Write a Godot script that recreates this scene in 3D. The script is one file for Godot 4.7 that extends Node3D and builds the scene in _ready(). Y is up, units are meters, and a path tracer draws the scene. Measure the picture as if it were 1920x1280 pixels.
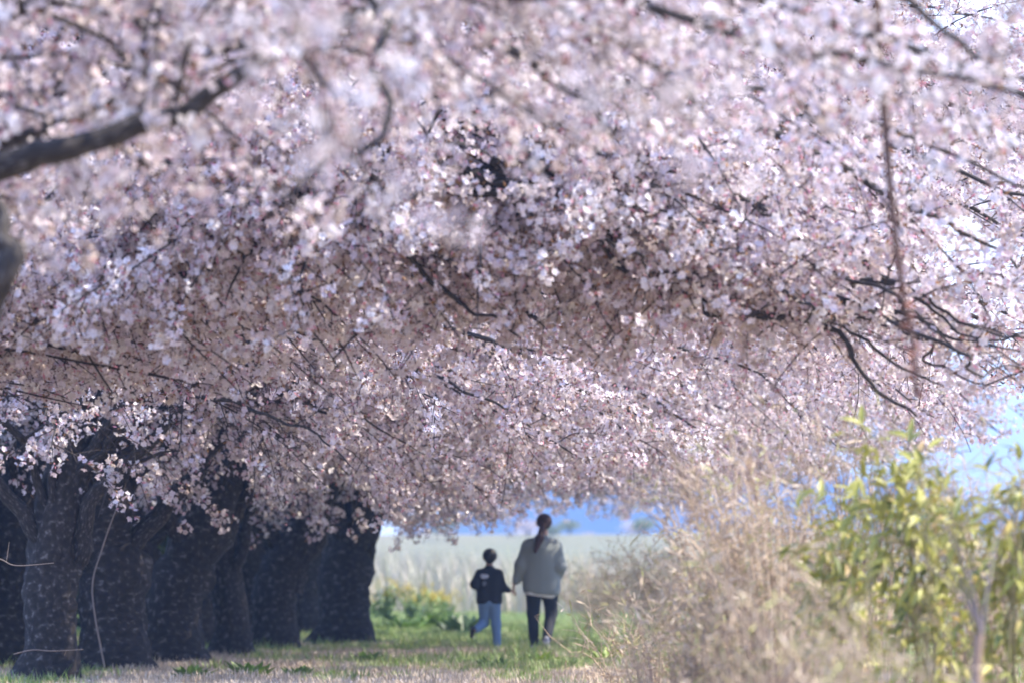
extends Node3D

# ---------------------------------------------------------------- helpers
var rng := RandomNumberGenerator.new()
var names := {}
var M := {}
var lumps := FastNoiseLite.new()
var patches := FastNoiseLite.new()
var cam_basis := Basis()
const EYE := Vector3(0, 1.1, 0)
const ROW := [Vector2(-4.0, -60.5), Vector2(-3.6, -65), Vector2(-3.1, -70.5), Vector2(-3.05, -75.5), Vector2(-2.5, -79.5), Vector2(-1.9, -85), Vector2(-1.2, -85.2), Vector2(-5.0, -68), Vector2(-4.0, -75), Vector2(-3.7, -83)]
const HALF := 0.0504          # tangent of half the vertical field of view

func numbered(called: String) -> String:
	if not names.has(called):
		names[called] = 0
		return called
	names[called] += 1
	return "%s_%03d" % [called, names[called]]

func tag(o: Node, label: String, category: String, group := "", kind := "") -> Node:
	if label: o.set_meta("label", label)
	if category: o.set_meta("category", category)
	if group: o.set_meta("group", group)
	if kind: o.set_meta("kind", kind)
	return o

func thing(called: String, label: String, category: String, at := Vector3.ZERO, group := "") -> Node3D:
	var o := Node3D.new()
	o.name = numbered(called)
	add_child(o, true)
	o.position = at
	tag(o, label, category, group)
	return o

func part(called: String, mesh: Mesh, m: Material, parent: Node, kind := "") -> MeshInstance3D:
	var o := MeshInstance3D.new()
	o.name = called
	o.mesh = mesh
	if m: o.material_override = m
	parent.add_child(o, true)
	if kind: o.set_meta("kind", kind)
	return o

func many(called: String, mesh: Mesh, m: Material, where: Array, colors: Array, parent: Node) -> MultiMeshInstance3D:
	var mm := MultiMesh.new()
	mm.transform_format = MultiMesh.TRANSFORM_3D
	mm.use_colors = true
	mm.mesh = mesh
	mm.instance_count = where.size()
	for i in where.size():
		mm.set_instance_transform(i, where[i])
		mm.set_instance_color(i, colors[i])
	var o := MultiMeshInstance3D.new()
	o.name = called
	o.multimesh = mm
	o.material_override = m
	parent.add_child(o, true)
	o.set_meta("kind", "stuff")
	return o

func lin(r: float, g: float, b: float) -> Color:
	return Color(r, g, b).linear_to_srgb()

func mat(called: String, c: Color, rough := 0.8) -> StandardMaterial3D:
	var m := StandardMaterial3D.new()
	m.resource_name = called
	m.albedo_color = c
	m.roughness = rough
	M[called] = m
	return m

func rf(a: float, b: float) -> float:
	return rng.randf_range(a, b)

func rdir() -> Vector3:
	var z := rf(-1, 1)
	var a := rf(0, TAU)
	var s := sqrt(1 - z * z)
	return Vector3(s * cos(a), z, s * sin(a))

class Shape:
	var v := PackedVector3Array()
	var n := PackedVector3Array()
	var c := PackedColorArray()
	var u := PackedVector2Array()
	var i := PackedInt32Array()
	func tri(a: Vector3, b: Vector3, d: Vector3, col: Color) -> void:
		var k := v.size()
		var nn := (d - a).cross(b - a).normalized()
		v.append(a); v.append(b); v.append(d)
		for q in 3:
			n.append(nn); c.append(col); u.append(Vector2.ZERO)
		i.append(k); i.append(k + 1); i.append(k + 2)
	func quad(a: Vector3, b: Vector3, d: Vector3, e: Vector3, col: Color) -> void:
		tri(a, b, d, col)
		tri(a, d, e, col)
	func tube(p: PackedVector3Array, r: PackedFloat32Array, sides: int, col: Color, bump: FastNoiseLite = null, amount := 0.0) -> void:
		var k := v.size()
		var side := Vector3.RIGHT
		var along := 0.0
		for j in p.size():
			var t := (p[mini(j + 1, p.size() - 1)] - p[maxi(j - 1, 0)]).normalized()
			if j == 0:
				side = t.cross(Vector3(0.31, 0.2, 0.93)).normalized()
			side = (side - t * side.dot(t)).normalized()
			var other := t.cross(side)
			if j > 0: along += p[j].distance_to(p[j - 1])
			for s in sides + 1:
				var a := TAU * s / sides
				var out := side * cos(a) + other * sin(a)
				var rr := r[j]
				if bump:
					rr *= 1.0 + amount * bump.get_noise_3d(p[j].x * 3 + out.x * 1.2, p[j].y * 2.0, p[j].z * 3 + out.z * 1.2) + amount * 0.7 * bump.get_noise_3d(out.x * 4.5 + p[j].x, p[j].y * 1.3, out.z * 4.5 + p[j].z) + amount * 0.35 * bump.get_noise_3d(out.x * 9, p[j].y * 5.0, out.z * 9)
				v.append(p[j] + out * rr)
				n.append(out)
				c.append(col)
				u.append(Vector2(float(s) / sides, along))
		for j in p.size() - 1:
			for s in sides:
				var a := k + j * (sides + 1) + s
				i.append(a); i.append(a + sides + 1); i.append(a + 1)
				i.append(a + 1); i.append(a + sides + 1); i.append(a + sides + 2)
	func done() -> ArrayMesh:
		var a := []
		a.resize(Mesh.ARRAY_MAX)
		a[Mesh.ARRAY_VERTEX] = v
		a[Mesh.ARRAY_NORMAL] = n
		a[Mesh.ARRAY_COLOR] = c
		a[Mesh.ARRAY_TEX_UV] = u
		a[Mesh.ARRAY_INDEX] = i
		var m := ArrayMesh.new()
		m.add_surface_from_arrays(Mesh.PRIMITIVE_TRIANGLES, a)
		return m

func bez(a: Vector3, b: Vector3, c: Vector3, d: Vector3, steps: int) -> PackedVector3Array:
	var p := PackedVector3Array()
	for k in steps + 1:
		p.append(a.bezier_interpolate(b, c, d, float(k) / steps))
	return p

func taper(count: int, r0: float, r1: float) -> PackedFloat32Array:
	var r := PackedFloat32Array()
	for k in count:
		r.append(lerpf(r0, r1, float(k) / maxi(count - 1, 1)))
	return r

func spline(knots: Array, steps: int) -> PackedVector3Array:
	var p := PackedVector3Array()
	for k in knots.size() - 1:
		var a: Vector3 = knots[maxi(k - 1, 0)]
		var b: Vector3 = knots[k]
		var c: Vector3 = knots[k + 1]
		var d: Vector3 = knots[mini(k + 2, knots.size() - 1)]
		for s in steps:
			p.append(b.cubic_interpolate(c, a, d, float(s) / steps))
	p.append(knots[-1])
	return p

# ------------------------------------------------ the fields that bodies and clothes are meshed from
class Body:
	var bones := []        # [a, b, ra, rb, flat]
	var cuts := []         # [point, normal]: what lies on the normal's side is cut off
	var lo := Vector3.INF
	var hi := -Vector3.INF
	var soft := 0.03
	func bone(a: Vector3, b: Vector3, ra: float, rb: float, flat := 1.0) -> void:
		bones.append([a, b, ra, rb, flat])
		var r := Vector3.ONE * (maxf(ra, rb) + 0.03)
		lo = lo.min(a.min(b) - r)
		hi = hi.max(a.max(b) + r)
	func mesh_into(out: Shape, cell: float, col: Color, at := Vector3.ZERO) -> void:
		var size := Vector3i(((hi - lo) / cell).ceil()) + Vector3i.ONE * 2
		var nx := size.x
		var nxy := size.x * size.y
		var f := PackedFloat32Array()
		f.resize(nxy * size.z)
		f.fill(1.0)
		for bn in bones:
			var a: Vector3 = bn[0]
			var b: Vector3 = bn[1]
			var ra: float = bn[2]
			var rb: float = bn[3]
			var flat: float = bn[4]
			var pad := Vector3.ONE * (maxf(ra, rb) + soft + cell * 2)
			var i0 := Vector3i(((a.min(b) - pad - lo) / cell).floor()).clamp(Vector3i.ZERO, size - Vector3i.ONE)
			var i1 := Vector3i(((a.max(b) + pad - lo) / cell).ceil()).clamp(Vector3i.ZERO, size - Vector3i.ONE)
			var ab := b - a
			var l2 := maxf(ab.length_squared(), 1e-9)
			for z in range(i0.z, i1.z + 1):
				for y in range(i0.y, i1.y + 1):
					for x in range(i0.x, i1.x + 1):
						var p := lo + Vector3(x, y, z) * cell
						var t := clampf((p - a).dot(ab) / l2, 0, 1)
						var q := p - a - ab * t
						q.z *= flat
						var d := q.length() - lerpf(ra, rb, t)
						var at_ := x + y * nx + z * nxy
						var e := f[at_]
						var h := maxf(soft - absf(d - e), 0.0) / soft
						f[at_] = minf(d, e) - h * h * soft * 0.25
		for cut in cuts:
			var cp: Vector3 = cut[0]
			var cn: Vector3 = cut[1]
			for z in size.z:
				for y in size.y:
					for x in size.x:
						var at_ := x + y * nx + z * nxy
						var d := (lo + Vector3(x, y, z) * cell - cp).dot(cn)
						if d > f[at_]: f[at_] = d
		var index := PackedInt32Array()
		index.resize(nxy * size.z)
		index.fill(-1)
		var k0 := out.v.size()
		for z in size.z - 1:
			for y in size.y - 1:
				for x in size.x - 1:
					var o := x + y * nx + z * nxy
					var d0 := f[o]
					if absf(d0) > cell * 2.5: continue
					var inside := 0
					var s := Vector3.ZERO
					var cnt := 0
					var g := [d0, f[o + 1], f[o + nx], f[o + nx + 1], f[o + nxy], f[o + nxy + 1], f[o + nxy + nx], f[o + nxy + nx + 1]]
					for q in 8:
						if g[q] < 0: inside += 1
					if inside == 0 or inside == 8: continue
					for e in [[0, 1], [2, 3], [4, 5], [6, 7], [0, 2], [1, 3], [4, 6], [5, 7], [0, 4], [1, 5], [2, 6], [3, 7]]:
						var ga: float = g[e[0]]
						var gb: float = g[e[1]]
						if (ga < 0) != (gb < 0):
							var t := ga / (ga - gb)
							var pa := Vector3(e[0] & 1, (e[0] >> 1) & 1, e[0] >> 2)
							var pb := Vector3(e[1] & 1, (e[1] >> 1) & 1, e[1] >> 2)
							s += pa.lerp(pb, t)
							cnt += 1
					index[o] = out.v.size()
					out.v.append(at + lo + (Vector3(x, y, z) + s / cnt) * cell)
					out.n.append(Vector3(g[1] + g[3] + g[5] + g[7] - g[0] - g[2] - g[4] - g[6], g[2] + g[3] + g[6] + g[7] - g[0] - g[1] - g[4] - g[5], g[4] + g[5] + g[6] + g[7] - g[0] - g[1] - g[2] - g[3]).normalized())
					out.c.append(col)
					out.u.append(Vector2.ZERO)
		for z in range(1, size.z - 1):
			for y in range(1, size.y - 1):
				for x in range(1, size.x - 1):
					var o := x + y * nx + z * nxy
					var a := f[o]
					if absf(a) > cell * 2.5: continue
					for axis in 3:
						var step: int = [1, nx, nxy][axis]
						var b := f[o + step]
						if (a < 0) == (b < 0): continue
						var s1: int = [nx, nxy, 1][axis]
						var s2: int = [nxy, 1, nx][axis]
						var q := [index[o], index[o - s1], index[o - s1 - s2], index[o - s2]]
						if q[0] < 0 or q[1] < 0 or q[2] < 0 or q[3] < 0: continue
						if a < 0: q = [q[0], q[3], q[2], q[1]]
						for w in [0, 1, 2, 0, 2, 3]: out.i.append(q[w])

# ---------------------------------------------------------------- the scene
func _ready() -> void:
	rng.seed = 11
	lumps.seed = 3
	lumps.frequency = 0.9
	patches.seed = 8
	patches.frequency = 0.35
	camera_and_light()
	materials()
	var t0 := Time.get_ticks_msec()
	ground()
	distance()
	print("ground ", Time.get_ticks_msec() - t0)
	trees()
	print("trees ", Time.get_ticks_msec() - t0)
	evergreens()
	grasses()
	right_hand_shrubs()
	print("plants ", Time.get_ticks_msec() - t0)
	people()
	print("people ", Time.get_ticks_msec() - t0)

func camera_and_light() -> void:
	var cam := Camera3D.new()
	cam.name = "camera"
	var lens := CameraAttributesPhysical.new()
	lens.frustum_focal_length = 238.0
	lens.frustum_focus_distance = 48.0
	lens.frustum_near = 0.5
	lens.frustum_far = 12000.0
	lens.exposure_aperture = 4.0
	cam.attributes = lens
	cam.fov = rad_to_deg(atan(HALF)) * 2.0
	cam.near = 0.5
	cam.far = 12000.0
	cam.position = EYE
	cam.rotation_degrees = Vector3(1.84, 0, 0)
	add_child(cam)
	cam.current = true
	cam_basis = cam.basis
	var around := WorldEnvironment.new()
	around.name = "world_environment"
	var e := Environment.new()
	e.background_mode = Environment.BG_SKY
	var sky := ProceduralSkyMaterial.new()
	sky.sky_top_color = Color(0.30, 0.52, 0.86)
	sky.sky_horizon_color = Color(0.84, 0.90, 0.96)
	sky.sky_curve = 0.04
	sky.ground_bottom_color = Color(0.42, 0.42, 0.36)
	sky.ground_horizon_color = Color(0.6, 0.66, 0.7)
	sky.sky_cover = clouds()
	e.sky = Sky.new()
	e.sky.sky_material = sky
	e.background_energy_multiplier = 1.15
	e.tonemap_mode = Environment.TONE_MAPPER_LINEAR
	e.tonemap_exposure = 2.1
	e.fog_enabled = true
	e.fog_density = 0.00045
	e.fog_light_color = Color(0.60, 0.75, 0.96)
	e.sdfgi_enabled = true
	e.ssao_enabled = true
	e.ssil_enabled = true
	around.environment = e
	add_child(around)
	var sun := DirectionalLight3D.new()
	sun.name = "sun"
	sun.light_energy = 1.6
	sun.light_color = Color(1.0, 0.95, 0.88)
	sun.light_angular_distance = 0.5
	sun.shadow_enabled = true
	add_child(sun)
	sun.look_at_from_position(Vector3.ZERO, Vector3(-0.66, -0.75, 0.06))

func clouds() -> ImageTexture:
	var n := FastNoiseLite.new()
	n.seed = 5
	n.frequency = 1.0
	n.fractal_octaves = 4
	var w := 1024
	var h := 512
	var im := Image.create(w, h, false, Image.FORMAT_RGBA8)
	for y in h / 2 + 2:
		var up := PI * (0.5 - (y + 0.5) / h)
		for x in w:
			var a := TAU * (x + 0.5) / w
			var d := Vector3(cos(a) * cos(up), sin(up) * 4.0, sin(a) * cos(up))
			var f := n.get_noise_3dv(d * 2.6) + 0.35 * n.get_noise_3dv(d * 11.0)
			var cover := smoothstep(-0.02, 0.34, f + 0.4 * exp(-up / 0.05))
			im.set_pixel(x, y, Color(1, 1, 1, cover * 0.85))
	return ImageTexture.create_from_image(im)

func noise_tex(freq: float, colors: Array, spots: Array, side := 512, normal := false, seed_ := 1) -> NoiseTexture2D:
	var n := FastNoiseLite.new()
	n.seed = seed_
	n.frequency = freq
	n.fractal_octaves = 5
	var t := NoiseTexture2D.new()
	t.width = side
	t.height = side
	t.seamless = true
	t.noise = n
	if normal:
		t.as_normal_map = true
		t.bump_strength = 2.5
	elif colors.size():
		var g := Gradient.new()
		g.offsets = PackedFloat32Array(spots)
		g.colors = PackedColorArray(colors)
		t.color_ramp = g
	return t

func materials() -> void:
	var b := mat("bark", Color.WHITE, 0.85)
	b.albedo_texture = noise_tex(0.02, [lin(.012, .009, .007), lin(.025, .019, .015), lin(.042, .033, .028), lin(.17, .16, .15)], [0.0, 0.42, 0.64, 0.86])
	b.uv1_scale = Vector3(1.6, 1.1, 1)
	b.normal_enabled = true
	b.normal_texture = noise_tex(0.03, [], [], 512, true, 4)
	b.normal_scale = 1.0
	var tw := mat("twig_bark", lin(.038, .028, .023), 0.8)
	tw.vertex_color_use_as_albedo = false
	var p := mat("petal", Color.WHITE, 0.7)
	p.vertex_color_use_as_albedo = true
	p.backlight_enabled = true
	p.backlight = Color(0.75, 0.75, 0.75)
	p.metallic_specular = 0.3
	var l := mat("leaf", Color.WHITE, 0.5)
	l.vertex_color_use_as_albedo = true
	l.backlight_enabled = true
	l.backlight = Color(0.7, 0.7, 0.7)
	var d := mat("dry", Color.WHITE, 0.8)
	d.vertex_color_use_as_albedo = true
	d.backlight_enabled = true
	d.backlight = Color(0.4, 0.4, 0.4)
	var g := mat("soil", Color.WHITE, 0.95)
	g.vertex_color_use_as_albedo = true
	g.albedo_texture = noise_tex(0.03, [Color(0.62, 0.6, 0.58), Color(1, 1, 1)], [0.1, 0.9], 512, false, 9)
	g.uv1_triplanar = true
	g.uv1_world_triplanar = true
	g.uv1_scale = Vector3(0.6, 0.6, 0.6)
	mat("skin", lin(.50, .30, .22), 0.55)
	var knit := mat("knit", lin(.245, .275, .27), 0.95)
	knit.normal_enabled = true
	knit.normal_texture = noise_tex(0.12, [], [], 256, true, 6)
	knit.uv1_triplanar = true
	knit.uv1_scale = Vector3(6, 6, 6)
	mat("white_cotton", lin(.75, .75, .76), 0.9)
	mat("dark_trousers", lin(.014, .016, .024), 0.85)
	mat("dark_jacket", lin(.012, .014, .022), 0.8)
	mat("jeans", lin(.16, .26, .42), 0.9)
	mat("dark_brown_hair", lin(.050, .020, .014), 0.7)
	mat("black_hair", lin(.012, .010, .011), 0.65)
	mat("shoe", lin(.35, .35, .38), 0.6)
	mat("white_rubber", lin(.72, .72, .70), 0.6)
	mat("dark_shoe", lin(.03, .03, .04), 0.6)
	mat("hair_tie", lin(.25, .03, .03), 0.7)
	mat("pale_print", lin(.55, .58, .66), 0.8)
	mat("grey_print", lin(.14, .16, .2), 0.8)
	mat("eye", lin(.02, .015, .012), 0.2)

# ---------------------------------------------------------------- ground and far things
func dryness(x: float, z: float) -> float:      # 0 green, 1 straw and bare earth
	var f := patches.get_noise_2d(x * 1.6, z * 0.55) * 1.3 + 0.42
	f += 0.55 * smoothstep(-72, -63, z)
	f += 1.3 * exp(-pow((x + 1.4) / 1.0, 2) - pow((z + 77.5) / 2.6, 2))
	f += 0.6 * exp(-pow((x + 2.7 - (z + 70) * 0.06) / 0.9, 2)) * smoothstep(-86, -72, z)
	f -= 0.5 * smoothstep(-82, -95, z) * smoothstep(-150, -125, z)
	return clampf(f, 0, 1)

func land(x: float, z: float) -> float:
	var y := 0.05 * lumps.get_noise_2d(x * 0.35, z * 0.2)
	y *= smoothstep(-300, -200, z)
	y += 2.5 * exp(-pow((z + 380) / 26.0, 2))                     # a low bank far behind
	y += 0.5 * exp(-pow((z + 205) / 14.0, 2))
	return y

func ground() -> void:
	var zs := PackedFloat32Array()
	var z := 40.0
	while z > -150: zs.append(z); z -= 0.5 if z < -54 else 2.0
	while z > -480: zs.append(z); z -= 5.0
	while z > -2850: zs.append(z); z -= 120.0
	var xs := PackedFloat32Array()
	for x in [-1800, -1000, -500, -250, -120, -60, -40, -25, -18]: xs.append(x)
	var xx := -14.0
	while xx <= 14: xs.append(xx); xx += 0.4
	for x in [18, 25, 40, 60, 120, 250, 500, 1000, 1800]: xs.append(x)
	var s := Shape.new()
	for zz in zs:
		for x in xs:
			s.v.append(Vector3(x, land(x, zz), zz))
			var e := 0.3
			s.n.append(Vector3(land(x - e, zz) - land(x + e, zz), 2 * e, land(x, zz - e) - land(x, zz + e)).normalized())
			var dry := dryness(x, zz)
			var col := Color(.14, .18, .06).lerp(Color(.46, .36, .25), dry)
			if zz < -150: col = Color(.36, .33, .22).lerp(Color(.22, .26, .13), 0.5 + 0.5 * lumps.get_noise_2d(x * 0.05, zz * 0.02))
			s.c.append(col)
			s.u.append(Vector2(x, zz))
	var nx := xs.size()
	for j in zs.size() - 1:
		for k in nx - 1:
			var a := j * nx + k
			for q in [a, a + nx, a + 1, a + 1, a + nx, a + nx + 1]: s.i.append(q)
	tag(part("ground", s.done(), M.soil, self), "", "", "", "structure")

func distance() -> void:
	# the hills
	for h in [[2500.0, 36.0, 85.0, 150.0, 21], [2700.0, 50.0, 1000.0, 620.0, 22], [2600.0, 45.0, -1000.0, 600.0, 23]]:
		var s := Shape.new()
		var n := FastNoiseLite.new()
		n.seed = h[4]
		n.frequency = 0.008
		var nx := 90
		var nz := 14
		for j in nz:
			for k in nx:
				var x: float = h[2] + (float(k) / (nx - 1) - 0.5) * 2.0 * h[3]
				var zz: float = -h[0] + (float(j) / (nz - 1) - 0.5) * 400.0
				var f: float = pow(maxf(0, cos((float(k) / (nx - 1) - 0.5) * PI)), 0.8) * cos((float(j) / (nz - 1) - 0.5) * PI)
				s.v.append(Vector3(x, -2 + h[1] * f * (1.0 + 0.35 * n.get_noise_2d(x, zz)), zz))
				s.n.append(Vector3.UP)
				s.c.append(Color(.018, .03, .03))
				s.u.append(Vector2.ZERO)
		for j in nz - 1:
			for k in nx - 1:
				var a := j * nx + k
				for q in [a, a + 1, a + nx, a + 1, a + nx + 1, a + nx]: s.i.append(q)
		var st := SurfaceTool.new()
		st.create_from(s.done(), 0)
		st.generate_normals()
		tag(part(numbered("hill"), st.commit(), M.leaf, self), "", "", "", "structure")
	# far pale trees on and behind the bank
	for k in 44:
		var d := rf(362, 396)
		var x := (k - 21.5) / 44.0 * 0.17 * d + rf(-4, 4)
		var hh := rf(0.6, 1.5)
		var label := "small far bush in haze on the low bank, %s" % ["with a pale flowering crown", "with a dull green crown"][k % 2]
		var o := thing("far_bush", label, "bush", Vector3(x, land(x, -d), -d), "hazy bushes on the far bank")
		var t := Shape.new()
		t.tube(PackedVector3Array([Vector3(0, -0.2, 0), Vector3(0.1, hh * 0.5, 0), Vector3(0, hh * 0.85, 0.1)]), PackedFloat32Array([0.08, 0.05, 0.02]), 6, Color(.06, .05, .045))
		part("trunk", t.done(), M.leaf, o)
		var c := Shape.new()
		var col := Color(.60, .54, .55) if k % 2 == 0 else Color(.26, .30, .16)
		for q in 420:
			var dir := rdir()
			var pos := Vector3(0, hh * 0.62, 0) + dir * Vector3(hh * 0.9, hh * 0.4, hh * 0.7) * pow(rng.randf(), 0.4) * (0.8 + 0.4 * lumps.get_noise_3dv(dir * 1.5 + Vector3(k, 0, 0)))
			var a := rdir() * 0.12
			var b := rdir() * 0.12
			c.tri(pos, pos + a, pos + b, col * rf(0.8, 1.2))
		part("crown", c.done(), M.leaf, o, "stuff")

# ---------------------------------------------------------------- cherry trees
var flower_meshes := []

func petal_flower(s: Shape, at: Vector3, face: Vector3, r: float, tint: Color) -> void:
	var side := face.cross(rdir()).normalized()
	var other := face.cross(side)
	var spin := rf(0, TAU)
	for k in 5:
		var a := spin + TAU * k / 5
		var out := side * cos(a) + other * sin(a)
		var across := face.cross(out)
		var cup := rf(0.15, 0.6)
		var tip := at + out * r + face * r * cup
		var l := at + out * r * 0.62 + across * r * 0.42 + face * r * cup * 0.35
		var q := at + out * r * 0.62 - across * r * 0.42 + face * r * cup * 0.35
		var c := tint * rf(0.9, 1.06)
		s.tri(at, l, tip, c)
		s.tri(at, tip, q, c)
	# the red-brown calyx behind
	var back := at - face * r * 0.55
	for k in 3:
		var a := TAU * k / 3
		var b := TAU * (k + 1) / 3
		s.tri(back, at + (side * cos(a) + other * sin(a)) * r * 0.2, at + (side * cos(b) + other * sin(b)) * r * 0.2, Color(.22, .07, .06))

func make_flowers() -> void:
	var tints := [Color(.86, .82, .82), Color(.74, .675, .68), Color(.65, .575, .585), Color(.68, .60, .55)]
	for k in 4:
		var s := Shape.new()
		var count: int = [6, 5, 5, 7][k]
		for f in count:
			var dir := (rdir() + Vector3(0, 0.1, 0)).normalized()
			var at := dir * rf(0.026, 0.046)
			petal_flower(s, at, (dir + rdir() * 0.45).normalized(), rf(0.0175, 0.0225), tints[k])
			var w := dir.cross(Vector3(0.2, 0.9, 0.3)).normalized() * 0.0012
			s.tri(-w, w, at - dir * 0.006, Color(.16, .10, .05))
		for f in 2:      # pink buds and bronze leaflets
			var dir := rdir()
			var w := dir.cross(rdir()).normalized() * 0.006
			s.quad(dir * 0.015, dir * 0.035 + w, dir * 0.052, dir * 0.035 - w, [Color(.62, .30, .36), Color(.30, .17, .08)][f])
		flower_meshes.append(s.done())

func seen(p: Vector3, slack := 1.0) -> float:    # depth of a point in the frame, else 0
	var q := cam_basis.inverse() * (p - EYE)
	if q.z > -1: return 0.0
	var d := -q.z
	if absf(q.x) < d * HALF * 1.5 * slack + 0.1 and absf(q.y) < d * HALF * slack + 0.1: return d
	return 0.0

# underside of the crowns over the path
func lowest(x: float, z: float) -> float:
	var d := -z
	var far := 1.22 + 0.13 * maxf(0, x + 1.0) + 0.10 * maxf(0, x - 1.8)
	far += 0.22 * exp(-pow((x - 0.8) / 1.1, 2))
	far += 0.12 * lumps.get_noise_2d(x * 1.5, z * 0.5)
	var near := lerpf(1.78, 2.05, smoothstep(18, 26, d)) + 0.4 * lumps.get_noise_2d(x * 1.1, z * 0.8) * smoothstep(18, 26, d)
	near += (0.2 + 0.35 * smoothstep(-0.4, 0.6, x)) * smoothstep(18, 24, d) * (1.0 - smoothstep(33, 37, d))
	return lerpf(near, far, smoothstep(48, 66, d))

func cherry(label: String, base: Vector3, r: float, trunk_knots: Array, limbs: Array, opt := {}) -> void:
	rng.seed = hash(label) % 100000
	var o := thing("cherry_tree", label, "tree", Vector3(base.x, land(base.x, base.z), base.z), "cherry trees in blossom along the path")
	var off := o.position
	# trunk
	var p := spline(trunk_knots, 10)
	var rad := PackedFloat32Array()
	for k in p.size():
		var h: float = p[k].y
		var f := float(k) / (p.size() - 1)
		rad.append(r * lerpf(1.0, 0.85, minf(h / 1.5, 1.0)) * (1.0 + 0.45 * exp(-maxf(h, 0) / 0.11)) * lerpf(1.0, 0.45, clampf((h - 1.5) / 1.7, 0, 1)))
	# close the top
	p.append(p[-1] + (p[-1] - p[-2]).normalized() * r * 0.5); rad.append(r * 0.3)
	var t := Shape.new()
	t.tube(p, rad, 36, Color.WHITE, lumps, 0.34)
	part("trunk", t.done(), M.bark, o)
	var fine := Shape.new()
	var where := []
	var dens: float = opt.get("density", 1.0)
	for lb in limbs:
		var q := spline(lb[0], 8)
		for k in q.size():
			var w := 0.10 * minf(1.0, k / 6.0)
			q[k] += Vector3(lumps.get_noise_3dv(q[k] * 1.4 + off), 0.8 * lumps.get_noise_3dv(q[k] * 1.4 + off + Vector3(50, 0, 0)), lumps.get_noise_3dv(q[k] * 1.4 + off + Vector3(0, 50, 0))) * w * 1.6
		var s := Shape.new()
		var r0: float = lb[1]
		var lr := PackedFloat32Array()
		for k in q.size():
			lr.append(r0 * lerpf(1.0, 0.15 if lb.size() > 3 else 0.07, pow(float(k) / (q.size() - 1), 0.7)))
		s.tube(q, lr, 9, Color.WHITE, lumps, 0.2)
		part("limb", s.done(), M.bark, o)
		var along := 0.0
		var next: float = lb[2] if lb.size() > 2 else 1.2
		var bare: float = lb[3] if lb.size() > 3 else 0.0
		var covered: float = lb[4] if lb.size() > 4 else 0.0
		var every: float = 0.2 / dens
		var turn := 1.0
		for k in range(1, q.size()):
			var seg := q[k].distance_to(q[k - 1])
			while along + seg > next:
				var f := (next - along) / seg
				var at := q[k - 1].lerp(q[k], f)
				var tan := (q[k] - q[k - 1]).normalized()
				next += every * rf(0.6, 1.4)
				if float(k) / q.size() < bare and float(k) / q.size() > covered and rng.randf() < 0.92: continue
				turn = -turn
				var side := (tan.cross(Vector3.UP) * turn + Vector3(0, rf(-0.45, 0.8), 0) + rdir() * 0.5).normalized()
				side = (tan * rf(0.3, 0.9) + side).normalized()
				branch(fine, where, at, side, rf(0.7, 1.7) * (1.15 - 0.45 * float(k) / q.size()), lr[k] * 0.42, off, opt)
			if lr[k] < 0.06 and (float(k) / q.size() >= bare or float(k) / q.size() < covered):
				for h in int(seg / 0.11):
					put(where, q[k - 1].lerp(q[k], rng.randf()) + rdir() * (lr[k] + 0.03), opt.get("size", 1.1))
			along += seg
		branch(fine, where, q[-1], (q[-1] - q[-2]).normalized(), rf(0.6, 1.0), lr[-1] * 0.9, off, opt)
	part("twig", fine.done(), M.twig_bark, o, "stuff")
	# the clusters: those that show largest one by one, the others together
	var near := []
	where = where.filter(func(w): return not on_old_wood(w.origin + off) or rng.randf() < 0.25)
	for k in where.size():
		var d := seen(off + where[k].origin, 0.98)
		if d > 0: near.append([d - where[k].origin.x * 0.02, k])
	near.sort_custom(func(a, b): return a[0] < b[0])
	var singles := {}
	for k in mini(near.size(), opt.get("singles", 90)):
		singles[near[k][1]] = true
	var rest := [[], [], [], []]
	var cols := [[], [], [], []]
	for k in where.size():
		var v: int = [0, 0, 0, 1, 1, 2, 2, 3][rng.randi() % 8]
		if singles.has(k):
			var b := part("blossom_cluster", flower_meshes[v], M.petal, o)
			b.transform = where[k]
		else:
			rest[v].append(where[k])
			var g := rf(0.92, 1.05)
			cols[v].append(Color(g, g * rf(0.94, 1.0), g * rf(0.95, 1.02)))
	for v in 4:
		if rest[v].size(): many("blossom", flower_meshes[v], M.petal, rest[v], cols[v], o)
	print(base, " clusters ", where.size(), " in frame ", near.size())

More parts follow.
